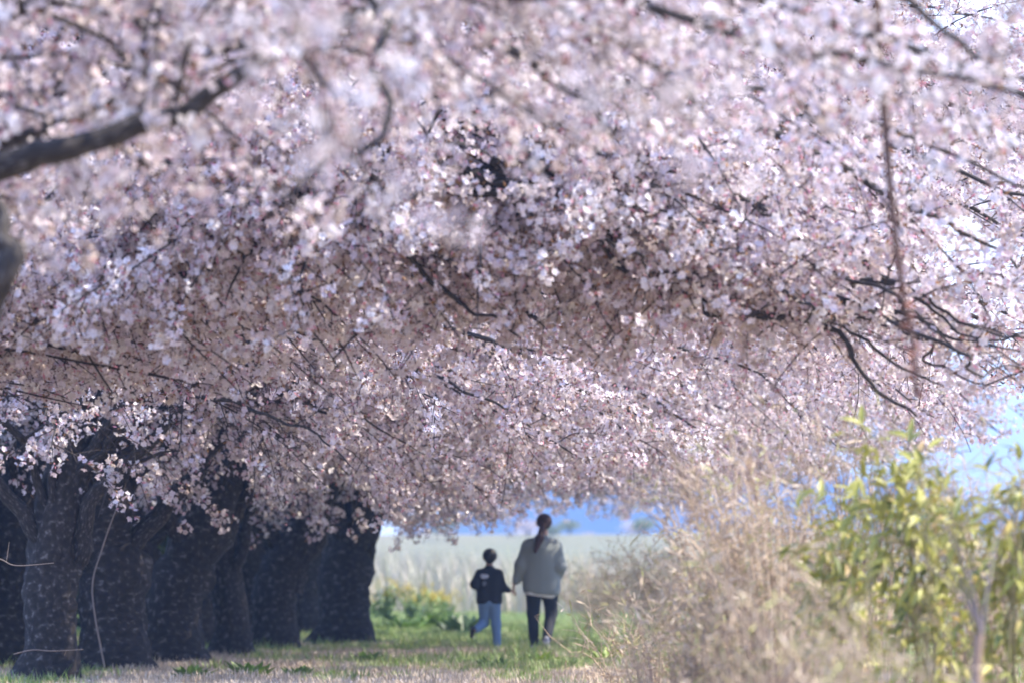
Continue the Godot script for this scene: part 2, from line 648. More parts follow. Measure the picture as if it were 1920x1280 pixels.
func branch(fine: Shape, where: Array, at: Vector3, dir: Vector3, length: float, r: float, off: Vector3, opt: Dictionary) -> void:
	var droop: float = opt.get("droop", 0.28)
	var p := PackedVector3Array([at])
	var d := dir
	var steps := 6
	for k in steps:
		d = (d + Vector3(0, -droop * 0.35, 0) + rdir() * 0.16).normalized()
		p.append(p[-1] + d * length / steps)
	r = clampf(r, 0.006, 0.028)
	var low := lowest(off.x + p[-1].x, off.z + p[-1].z)
	if off.y + p[-1].y < low: return
	fine.tube(p, taper(p.size(), r, 0.0035), 4, Color.WHITE)
	var gap: float = 0.12 / opt.get("fullness", 1.0)
	var big: float = opt.get("size", 1.1)
	var n := int(length / gap)
	for k in n:
		var f := (k + rng.randf()) / n
		if f < 0.12: continue
		var x := f * steps
		var q := p[int(x)].lerp(p[mini(int(x) + 1, steps)], x - int(x))
		var tan := (p[mini(int(x) + 1, steps)] - p[int(x)]).normalized()
		var out := (tan * 0.7 + tan.cross(rdir()).normalized() + Vector3(0, -0.1, 0)).normalized()
		var tl := rf(0.12, 0.45) * (1.1 - 0.4 * f)
		var e := q + out * tl + Vector3(0, -droop * 0.25 * tl, 0)
		var m := q + out * tl * 0.5
		if off.y + e.y < lowest(off.x + e.x, off.z + e.z): continue
		fine.tube(PackedVector3Array([q, m, e]), PackedFloat32Array([0.0042, 0.0032, 0.002]), 3, Color.WHITE)
		var c := maxi(2, int(tl / 0.085))
		for j in c:
			var g := (j + 1.0) / c
			put(where, q.lerp(e, g) + rdir() * 0.015, big)
		if rng.randf() < 0.55: put(where, q + rdir() * 0.02, big)

# old wood close to the trunks carries few flowers
func on_old_wood(p: Vector3) -> bool:
	if p.y > 3.1: return false
	if p.z < -45 and p.x < -1.5 - 0.5 * (p.y - 1.8) + 0.5 * lumps.get_noise_3dv(p) and lumps.get_noise_3dv(p * 1.3) > -0.12: return true
	for q in ROW:
		if Vector2(p.x - q.x, p.z - q.y).length() < 1.15: return true
	return false

func put(where: Array, at: Vector3, big: float) -> void:
	var b := Basis(rdir(), rf(0, TAU)).scaled(Vector3.ONE * big * rf(0.75, 1.2))
	where.append(Transform3D(b, at))

# limbs that leave the upper trunk: [bearing in degrees (0 = to the right, 90 = away), reach, height at the end, height in the middle]
func fan(fork: Vector3, top: Vector3, r: float, spec: Array) -> Array:
	var out := []
	for k in spec.size():
		var s: Array = spec[k]
		var a := deg_to_rad(s[0])
		var dir := Vector3(cos(a), 0, -sin(a))
		var reach: float = s[1]
		var root := fork.lerp(top, clampf((s[3] - 2.6) / 3.0, 0, 0.95))
		var mid := root + dir * reach * 0.42
		mid.y = s[3]
		var q := root + dir * reach * 0.16
		q.y = lerpf(root.y, s[3], 0.6)
		var e := root + dir * reach
		e.y = s[2]
		var far := root + dir * reach * 0.75
		far.y = lerpf(s[3], s[2], 0.5) + 0.15
		out.append([[root - Vector3(0, 0.12, 0), q, mid, far, e], r * (1.0 if reach > 5 else 0.7), 1.0])
	return out

func trees() -> void:
	make_flowers()
	# near trees: their trunks stand left of the frame, their boughs hang into it
	var a := Vector3(-3.7, 0, -15)
	var A := [
		[[Vector3(0, 1.9, 0), Vector3(1.0, 2.6, 0.3), Vector3(2.2, 2.7, 0.6), Vector3(3.0, 2.5, 0.9), Vector3(3.6, 2.28, 1.0)], 0.05, 2.0],
		[[Vector3(0, 1.9, 0), Vector3(1.2, 2.9, -0.4), Vector3(3.0, 2.75, -0.8), Vector3(4.4, 2.6, -1.2), Vector3(5.2, 2.4, -1.4)], 0.06, 2.6],
		[[Vector3(0, 1.9, 0), Vector3(1.3, 2.7, 0.9), Vector3(2.6, 2.6, 1.8), Vector3(4.0, 2.55, 2.6), Vector3(5.0, 2.3, 3.0)], 0.05, 2.4],
		[[Vector3(0, 1.9, 0), Vector3(-1.0, 3.2, -0.5), Vector3(-2.4, 4.0, -1.0)], 0.08, 1.2],
	]
	cherry("blossoming cherry tree nearest the camera, its blurred sprays hanging into the top of the picture", a, 0.24, [Vector3(0, -0.2, 0), Vector3(0.05, 0.9, 0), Vector3(0, 1.9, 0)], A, {"density": 0.46, "fullness": 0.7, "singles": 300, "size": 1.0, "droop": 0.5})
	var b := Vector3(-4.6, 0, -28)
	var B := [
		[[Vector3(0, 1.8, 0), px_at(-500, 470, 25) - b, px_at(0, 325, 24.5) - b, px_at(200, 268, 24.5) - b, px_at(395, 180, 24.5) - b, px_at(620, 40, 24.5) - b, px_at(900, -60, 25) - b], 0.09, 0.6, 0.5, 0.0],
		[[Vector3(0, 1.8, 0), px_at(-250, 740, 24) - b, px_at(-10, 560, 23.5) - b, px_at(40, 480, 23.5) - b, px_at(10, 385, 23.5) - b, px_at(-120, 300, 23.5) - b], 0.10, 0.6, 0.95, 0.0],
		[[Vector3(0, 1.8, 0), Vector3(1.2, 2.9, 0.1), Vector3(2.35, 3.4, 0.2), Vector3(3.35, 3.6, 0.3), Vector3(4.6, 3.5, 0.2), Vector3(6.2, 3.1, 0)], 0.07, 2.4],
		[[Vector3(0, 1.8, 0), Vector3(1.5, 3.2, -1.0), Vector3(3.5, 3.7, -2.0), Vector3(5.4, 3.3, -2.6), Vector3(7.2, 2.7, -3)], 0.07, 1.5],
		[[Vector3(0, 1.8, 0), Vector3(1.4, 3.3, 1.0), Vector3(3.4, 3.6, 1.4), Vector3(5.6, 3.2, 1.8), Vector3(7.4, 2.7, 2.0)], 0.07, 1.8],
		[[Vector3(0, 1.8, 0), Vector3(1.6, 3.0, 2.0), Vector3(3.4, 3.3, 3.2), Vector3(5.2, 3.0, 4.2), Vector3(6.6, 2.6, 5.0)], 0.07, 1.8],
		[[Vector3(0, 1.8, 0), Vector3(-1.0, 3.0, 0.5), Vector3(-2.4, 4.2, 1.0)], 0.1, 1.5],
	]
	for w in [[[Vector3(0, 1.8, 0), px_at(300, 60, 28) - b, px_at(800, 40, 28) - b, px_at(925, 85, 27.5) - b, px_at(1005, 125, 27.5) - b, px_at(1080, 190, 27.5) - b, px_at(1150, 270, 27.5) - b], 0.05, 0.6, 0.8, 0.3],
			[[Vector3(0, 1.8, 0), px_at(250, -60, 25) - b, px_at(640, -40, 24) - b, px_at(680, 150, 23.5) - b, px_at(690, 268, 23.5) - b, px_at(595, 318, 23.5) - b, px_at(520, 400, 23.5) - b], 0.03, 0.6, 0.93, 0.35],
			[[Vector3(0, 1.8, 0), px_at(900, -40, 25) - b, px_at(1600, -20, 24) - b, px_at(1840, 140, 24) - b, px_at(1920, 215, 24) - b], 0.035, 0.6, 0.8, 0.5],
			[[Vector3(0, 1.8, 0), px_at(500, -50, 29) - b, px_at(950, 25, 29) - b, px_at(1030, 45, 29) - b, px_at(1060, 140, 29) - b, px_at(1190, 220, 29) - b], 0.04, 0.6, 0.85, 0.35]]:
		B.append(w)
	cherry("old cherry tree left of the frame, its thick dark bough crossing the upper left corner", b, 0.3, [Vector3(0, -0.2, 0), Vector3(0.0, 0.9, 0), Vector3(0, 1.8, 0)], B, {"density": 1.0, "fullness": 0.9, "singles": 300})
	var forks := Vector3(0.05, 1.75, 0)
	var high := Vector3(0.2, 3.3, 0)
	var c := Vector3(-5.0, 0, -41)
	var shown := []
	for k in 9:        # fine boughs that fan out to the lower right
		var x0 := 1120.0 + 75 * k + 30 * sin(k * 2.3)
		var y0 := 400.0 + 24 * k + 40 * cos(k * 1.7)
		shown.append([[Vector3(0.05, 1.7, 0), px_at(700, 300, 40) - c, px_at(x0, y0, 35.5 + k % 2) - c, px_at(x0 + 110, y0 + 70 + 20 * sin(k), 35.5 + k % 2) - c, px_at(x0 + 240, y0 + 120 + 50 * sin(k * 1.3), 36) - c], 0.024, 0.6, 0.85, 0.5])
	for w in [[[[600, 330], [1215, 440], [1300, 540], [1450, 600], [1560, 640], [1635, 735], [1720, 790]], 0.038, 0.8, 0.28],
			[[[700, 380], [1225, 445], [1300, 400], [1370, 375], [1420, 405], [1480, 480]], 0.028, 0.9, 0.3],
			[[[650, 300], [1230, 440], [1400, 500], [1520, 530], [1650, 525], [1730, 565], [1915, 640]], 0.034, 0.85, 0.3],
			[[[700, 320], [1380, 495], [1500, 530], [1580, 620], [1700, 685], [1790, 720]], 0.024, 0.85, 0.4],
			[[[750, 250], [1300, 470], [1500, 545], [1650, 580], [1780, 620], [1920, 632]], 0.028, 0.85, 0.4],
			[[[200, 330], [430, 380], [520, 460], [560, 560], [625, 685]], 0.024, 0.9, 0.5],
			[[[800, 300], [1390, 520], [1480, 575], [1560, 600], [1660, 640]], 0.02, 0.8, 0.45],
			[[[700, 330], [1250, 540], [1330, 590], [1420, 590], [1540, 620], [1590, 690]], 0.022, 0.8, 0.4],
			[[[500, 400], [820, 520], [900, 585], [960, 640]], 0.024, 0.8, 0.5],
			[[[900, 200], [1600, 330], [1740, 390], [1820, 445], [1900, 500]], 0.032, 0.8, 0.45],
			[[[900, 300], [1560, 480], [1700, 560], [1800, 610], [1910, 660]], 0.022, 0.8, 0.45]]:
		var knots := [Vector3(0.05, 1.7, 0)]
		for q in w[0]: knots.append(px_at(q[0], q[1], 36.0) - c)
		shown.append([knots, w[1] * 1.25, 0.6, w[2], w[3]])
	cherry("cherry tree with drooping boughs over the path, between the nearest trees and the trunks", c, 0.30, [Vector3(0, -0.2, 0), Vector3(-0.05, 0.9, 0), forks, high],
		fan(forks, high, 0.085, [[5, 8.6, 2.9, 4.0], [25, 8.0, 3.2, 4.5], [-15, 8.6, 3.0, 4.2], [50, 6.5, 3.8, 5.2], [0, 6.0, 3.6, 4.8], [15, 3.6, 2.3, 3.1], [12, 9.0, 3.6, 4.6], [-5, 9.2, 3.3, 4.9], [150, 4, 4.5, 5]]) + shown, {"density": 1.0, "singles": 300, "size": 1.2})
	cherry("cherry tree with long dark boughs sweeping down towards the right edge", Vector3(-5.2, 0, -51), 0.32, [Vector3(0, -0.2, 0), Vector3(-0.05, 0.9, 0), forks, high],
		fan(forks, high, 0.10, [[2, 9.8, 2.35, 4.3], [14, 9.2, 2.5, 4.6], [-10, 9.8, 2.4, 4.3], [-3, 4.6, 2.3, 3.1], [28, 8.5, 3.4, 5.4], [8, 8.5, 4.2, 5.6], [-4, 9.6, 4.4, 5.4], [20, 9.6, 4.6, 5.8], [55, 7, 4.2, 6.2], [140, 4, 5, 6]]), {"density": 1.1, "singles": 200, "size": 1.25})
	# the row of trunks in view
	var row := [
		["cherry tree with a dark trunk at the left edge, a pale strip down its side", -4.15, -60.5, 0.24, 0.10, 0.35],
		["cherry tree with a broad ringed trunk, second from the left edge", -3.80, -65.0, 0.33, -0.12, -0.1],
		["cherry tree leaning right above its scarred trunk, third from the left edge", -3.50, -70.5, 0.30, 0.30, 0.95],
		["cherry tree with a slim dark trunk in deep shade, fourth from the left edge", -3.10, -75.5, 0.20, -0.15, -0.5],
		["cherry tree with a straight dark trunk next to the last of the row", -2.76, -79.5, 0.27, 0.28, 0.8],
		["cherry tree ending the row, its trunk forked low and leaning over the path", -2.12, -85.0, 0.33, 0.16, 0.6],
		["cherry tree in blossom standing behind the last trunk of the row", -2.9, -94.0, 0.30, 0.1, 0.3],
		["cherry tree in blossom farthest back, deep behind the row of trunks", -3.6, -104.0, 0.30, 0.1, 0.3],
		["cherry tree of the second row, its trunk in the gap at the left edge", -5.05, -68.0, 0.30, 0.1, 0.3],
		["cherry tree of the second row, seen between the second and third trunks", -4.1, -75.0, 0.27, -0.1, -0.4],
		["cherry tree of the second row, seen between the third and fourth trunks", -3.85, -83.0, 0.28, 0.15, 0.5],
		["cherry tree of the second row, seen beside the straight trunk of the front row", -3.35, -88.0, 0.28, -0.1, 0.2],
	]
	for k in row.size():
		var t: Array = row[k]
		rng.seed = 500 + k
		var fork := Vector3(t[4], 1.45, 0.0)
		var top := Vector3(t[5], 3.0, rf(-0.3, 0.3))
		var R: float = t[3]
		var knots := [Vector3(0, -0.2, 0), Vector3(rf(-0.06, 0.06), 0.5, 0), Vector3(t[4] * 0.4 + rf(-0.05, 0.05), 1.0, 0), fork, top]
		var spec := [[5, 6.6, 2.3, 3.7], [-25, 6.0, 2.2, 3.4], [35, 6.6, 3.1, 4.2], [70, 5.0, 4.6, 4.8], [-60, 4.5, 3.2, 4.2], [0, 4.2, 5.6, 5.2], [15, 8.2, 2.5, 4.4], [120, 4.0, 5.0, 5.0], [-10, 7.6, 2.7, 4.9], [170, 3.6, 4.2, 4.5], [30, 5.0, 7.2, 5.9], [-30, 3.0, 1.95, 2.6], [20, 3.4, 1.8, 2.5], [-70, 3.4, 6.0, 5.2], [-95, 2.6, 1.8, 2.5], [-125, 2.8, 1.9, 2.6], [8, 8.6, 6.2, 6.6], [-14, 8.2, 5.0, 6.0], [0, 4.4, 1.95, 3.1], [12, 5.6, 2.05, 3.3], [-12, 5.0, 1.95, 3.1], [22, 8.0, 7.4, 6.8]]
		for q in spec:
			q[0] += rf(-8, 8)
			q[2] += rf(-0.1, 0.3)
		if k >= 8:
			spec = [spec[0], spec[2], spec[3], spec[5], spec[7], spec[9], spec[11], spec[12], spec[14]]
			for q in spec: q[3] += 0.3
		var limbs := fan(fork, top, R * 0.34, spec)
		# two or three stout forks low on the trunk, as old cherry trees have them
		for q in 3:
			var a2: float = [0.25, 2.6, -1.2][q] + rf(-0.35, 0.35)
			var d2 := Vector3(cos(a2), 0, sin(a2))
			var low := Vector3(fork.x * 0.6, 0.75 + 0.2 * q + rf(0, 0.3), 0)
			limbs.append([[low - Vector3(0, 0.25, 0), low + d2 * rf(0.2, 0.36) + Vector3(0, 0.45, 0), low + d2 * rf(0.55, 0.9) + Vector3(0, 1.15, 0), low + d2 * 1.6 + Vector3(0, 1.9, 0), low + d2 * 3.0 + Vector3(0, 2.5, 0)], R * rf(0.42, 0.62), 1.5])
		if k == 5: limbs.append([[fork - Vector3(0, 0.2, 0), Vector3(0.5, 2.1, 0.1), Vector3(1.0, 2.75, 0.2), Vector3(1.9, 3.25, 0.2), Vector3(2.8, 3.5, 0.1)], 0.15, 1.6])
		if k == 2: limbs.append([[fork - Vector3(0, 0.2, 0), Vector3(0.55, 1.95, 0.1), Vector3(0.85, 2.6, 0.1), Vector3(1.3, 3.3, 0.2), Vector3(2.2, 3.9, 0.1)], 0.13, 1.6])
		cherry(t[0], Vector3(t[1], 0, t[2]), R, knots, limbs, {"density": 0.85, "singles": 80, "droop": 0.3, "size": 1.35})

# ---------------------------------------------------------------- dark growth behind the trunks
func evergreens() -> void:
	rng.seed = 77
	var leaf := Shape.new()
	for k in 16:
		var dir := rdir()
		var w := dir.cross(rdir()).normalized() * 0.03
		var at := rdir() * 0.05
		leaf.quad(at, at + dir * 0.06 + w, at + dir * 0.13, at + dir * 0.06 - w, Color(.07, .10, .045) * rf(0.85, 1.15))
	var lm := leaf.done()
	var spots := [[-7.2, -66, 1.5, 3.6], [-7.0, -73, 1.5, 3.8], [-6.6, -80, 1.4, 3.6], [-6.2, -87, 1.4, 3.8], [-5.6, -93, 1.3, 3.6], [-5.0, -99, 1.2, 3.4], [-4.4, -106, 1.1, 3.2], [-4.0, -113, 1.0, 3.0]]
	for k in spots.size():
		var q: Array = spots[k]
		var o := thing("evergreen_shrub", "dark evergreen shrub in deep shade behind the row of cherry trunks", "shrub", Vector3(q[0], 0, q[1]), "dark evergreen shrubs behind the trunks")
		var s := Shape.new()
		for j in 5:
			var e := Vector3(rf(-0.7, 0.7) * q[2], q[3] * rf(0.6, 0.9), rf(-0.7, 0.7) * q[2])
			s.tube(PackedVector3Array([Vector3(0, -0.1, 0), e * 0.5 + rdir() * 0.1, e]), PackedFloat32Array([0.05, 0.035, 0.01]), 5, Color.WHITE)
		part("stem", s.done(), M.twig_bark, o)
		var where := []
		var cols := []
		for j in 5200:
			var dir := rdir()
			var f := pow(rng.randf(), 0.45) * (0.85 + 0.45 * lumps.get_noise_3dv(dir * 1.6 + o.position))
			var at := Vector3(0, q[3] * 0.5, 0) + dir * Vector3(q[2], q[3] * 0.52, q[2] * 2.2) * f
			if at.y < 0.02: continue
			where.append(Transform3D(Basis(rdir(), rf(0, TAU)).scaled(Vector3.ONE * rf(0.8, 1.5)), at))
			var g := rf(0.7, 1.1)
			cols.append(Color(g, g, g))
		many("foliage", lm, M.leaf, where, cols, o)

# ---------------------------------------------------------------- grass, weeds, dry growth by the path
func blade_tuft(count: int, low: float, high: float, spread: float, w: float, tints: Array) -> ArrayMesh:
	var s := Shape.new()
	for k in count:
		var a := rf(0, TAU)
		var out := Vector3(cos(a), 0, sin(a))
		var root := out * rf(0, spread * 0.5)
		var h := rf(low, high)
		var lean := rf(0.1, 0.7) * h
		var side := Vector3(-out.z, 0, out.x) * w
		var mid := root + out * lean * 0.35 + Vector3(0, h * 0.6, 0)
		var tip := root + out * lean + Vector3(0, h, 0)
		var col: Color = tints[rng.randi() % tints.size()]
		s.tri(root - side, mid - side * 0.8, root + side, col)
		s.tri(root + side, mid - side * 0.8, mid + side * 0.8, col)
		s.tri(mid - side * 0.8, tip, mid + side * 0.8, col)
	return s.done()

func grasses() -> void:
	rng.seed = 41
	var green := blade_tuft(16, 0.03, 0.13, 0.22, 0.005, [Color(.22, .33, .08), Color(.27, .37, .10), Color(.36, .40, .15)])
	var straw := blade_tuft(14, 0.02, 0.08, 0.24, 0.004, [Color(.62, .51, .37), Color(.56, .45, .32), Color(.46, .38, .26)])
	var gw := []
	var gc := []
	var sw := []
	var sc := []
	for k in 46000:
		var z := -58 - 80 * pow(rng.randf(), 1.1)
		var x := rf(-1, 1) * (0.079 * -z + 0.6)
		var at := Vector3(x, land(x, z) - 0.005, z)
		var dry := dryness(x, z)
		var b := Basis(Vector3.UP, rf(0, TAU)).rotated(Vector3.RIGHT, rf(-0.15, 0.15)).scaled(Vector3.ONE * rf(0.6, 1.2) * (1.0 + 0.9 * maxf(0, patches.get_noise_2d(x * 3.0 + 40, z * 1.2))))
		var g := rf(0.75, 1.2)
		if rng.randf() > dry:
			gw.append(Transform3D(b, at)); gc.append(Color(g, g, g * rf(0.8, 1.1)))
		elif rng.randf() < 0.8:
			sw.append(Transform3D(b, at)); sc.append(Color(g, g, g))
	tag(many("grass", green, M.leaf, gw, gc, self), "short green grass growing on the path and beyond it", "grass")
	tag(many("dry_grass", straw, M.dry, sw, sc, self), "bleached straw lying between the green grass under the trees", "grass")
	# petals that have fallen
	var ps := Shape.new()
	ps.quad(Vector3(0, 0, -0.011), Vector3(0.008, 0.003, 0), Vector3(0, 0.001, 0.011), Vector3(-0.008, 0.004, 0), Color(.84, .76, .77))
	var pw := []
	var pc := []
	for k in 9000:
		var z := -57 - 50 * rng.randf()
		var x := -2.0 + 2.2 * rng.randfn() * 0.8 + (z + 80) * -0.02
		pw.append(Transform3D(Basis(Vector3.UP, rf(0, TAU)).rotated(rdir(), rf(0, 0.6)).scaled(Vector3.ONE * rf(0.8, 1.3)), Vector3(x, land(x, z) + rf(0.006, 0.05), z)))
		var g := rf(0.85, 1.1)
		pc.append(Color(g, g, g))
	tag(many("fallen_petals", ps.done(), M.petal, pw, pc, self), "fallen pale petals strewn over the grass below the cherry trees", "petals")
	# weeds: bright clumps on the path
	var spots := [[1150, 69.5, 0.26, 1], [1015, 71, 0.2, 1], [690, 71, 0.22, 0], [470, 61.5, 0.24, 0], [360, 61, 0.2, 0], [560, 62.5, 0.18, 0], [1380, 66, 0.22, 1], [930, 67, 0.2, 2], [870, 96, 0.5, 2], [820, 101, 0.45, 0], [760, 100, 0.4, 0], [1210, 78, 0.25, 2]]
	var says := [
		"bright yellow-green weed on the path just right of the woman's feet", "small bright weed at the woman's feet", "green weed in the straw patch left of the child", "bright green weed at the bottom edge under the leaning trunk",
		"small green weed at the bottom edge left of the bright one", "low green weed at the bottom edge right of the bright one", "yellow-green weed at the foot of the dry thicket", "dark green weed low on the path below the pair",
		"dark green bush behind the child's kicked back foot", "green bush left of the dark one behind the child", "green bush beside the foot of the last trunk", "dark green weed between the woman and the dry thicket"]
	for k in spots.size():
		var q: Array = spots[k]
		var x: float = (q[0] - 960.0) * 7.875e-5 * q[1]
		var o := thing("weed", says[k], "weed", Vector3(x, land(x, -q[1]), -q[1]), "weeds in the grass")
		var s := Shape.new()
		var tints: Array = [[Color(.14, .24, .04), Color(.18, .27, .06)], [Color(.30, .42, .05), Color(.24, .36, .05)], [Color(.06, .11, .04), Color(.09, .15, .05)]][q[3]]
		for j in 70:
			var a := rf(0, TAU)
			var out := Vector3(cos(a), rf(0.3, 1.6), sin(a)).normalized()
			var len: float = q[2] * rf(0.5, 1.1)
			var side := Vector3(-sin(a), 0, cos(a)) * len * 0.16
			var root := Vector3(cos(a), 0, sin(a)) * rf(0, q[2] * 0.5)
			s.quad(root, root + out * len * 0.55 + side, root + out * len + Vector3(0, -len * 0.15, 0), root + out * len * 0.55 - side, tints[j % 2] * rf(0.8, 1.2))
		part("leaves", s.done(), M.leaf, o, "stuff")
	# yellow flowering plants left of the child
	for k in 12:
		var d := rf(102, 124)
		var px := rf(690, 860)
		var x := (px - 960.0) * 7.875e-5 * d
		var o := thing("flowering_mustard", "yellow flowering mustard plant in the green strip left of the child", "plant", Vector3(x, land(x, -d), -d), "yellow flowering plants left of the child")
		var hh := rf(0.4, 0.75)
		var s := Shape.new()
		var f := Shape.new()
		for j in 9:
			var e := Vector3(rf(-0.25, 0.25), hh * rf(0.75, 1.05), rf(-0.25, 0.25))
			s.tube(PackedVector3Array([Vector3.ZERO, e * Vector3(0.4, 0.55, 0.4), e]), PackedFloat32Array([0.008, 0.006, 0.003]), 3, Color(.16, .22, .07))
			for q in 7:
				var at := Vector3.ZERO.lerp(e, rf(0.1, 0.8))
				var dir := (rdir() + Vector3(0, 0.4, 0)).normalized()
				var w := dir.cross(rdir()).normalized() * 0.03
				s.quad(at, at + dir * 0.07 + w, at + dir * 0.14, at + dir * 0.07 - w, Color(.22, .32, .09) * rf(0.8, 1.2))
			for q in 12:
				var at := e + rdir() * 0.05
				f.quad(at, at + rdir() * 0.025, at + rdir() * 0.03, at + rdir() * 0.025, Color(.62, .48, .06) * rf(0.8, 1.1))
		part("stem", s.done(), M.leaf, o)
		part("flowers", f.done(), M.leaf, o)
	# the pale dry reeds that close the view behind the pair
	var reed := blade_tuft(12, 0.7, 1.5, 0.5, 0.012, [Color(.50, .44, .34), Color(.55, .50, .40), Color(.36, .38, .22)])
	var rw := []
	var rc := []
	for k in 4200:
		var d := rf(128, 165)
		var px := rf(560, 1500)
		var x := (px - 960.0) * 7.875e-5 * d
		var thin := 0.45 + 0.9 * patches.get_noise_2d(x * 1.3, d * 0.6)
		if px > 880 and px < 1180: thin -= 0.15
		if rng.randf() > thin: continue
		rw.append(Transform3D(Basis(Vector3.UP, rf(0, TAU)).scaled(Vector3.ONE * rf(0.55, 1.0)), Vector3(x, land(x, -d), -d)))
		var g := rf(0.8, 1.15)
		rc.append(Color(g, g, g))
	tag(many("dry_reeds", reed, M.dry, rw, rc, self), "pale dry reeds closing the meadow behind the walking pair", "reeds")

# ---------------------------------------------------------------- the thicket on the right
func px_at(px: float, py: float, d: float) -> Vector3:       # where a thing of that size stands at that distance
	return EYE + cam_basis * Vector3((px - 960.0) / 640.0 * HALF, (640.0 - py) / 640.0 * HALF, -1.0) * d

func leaf_mesh(col: Color, long: float, wide: float) -> ArrayMesh:
	var s := Shape.new()
	var p := []
	for k in 5:
		var f := k / 4.0
		var w: float = wide * [0.12, 0.85, 1.0, 0.6, 0.02][k] * 0.5
		var c := Vector3(0, -long * 0.28 * f * f, -long * f)
		p.append([c + Vector3(-w, w * 0.35, 0), c, c + Vector3(w, w * 0.35, 0)])
	for k in 4:
		for h in 2:
			s.quad(p[k][h], p[k + 1][h], p[k + 1][h + 1], p[k][h + 1], col)
	return s.done()

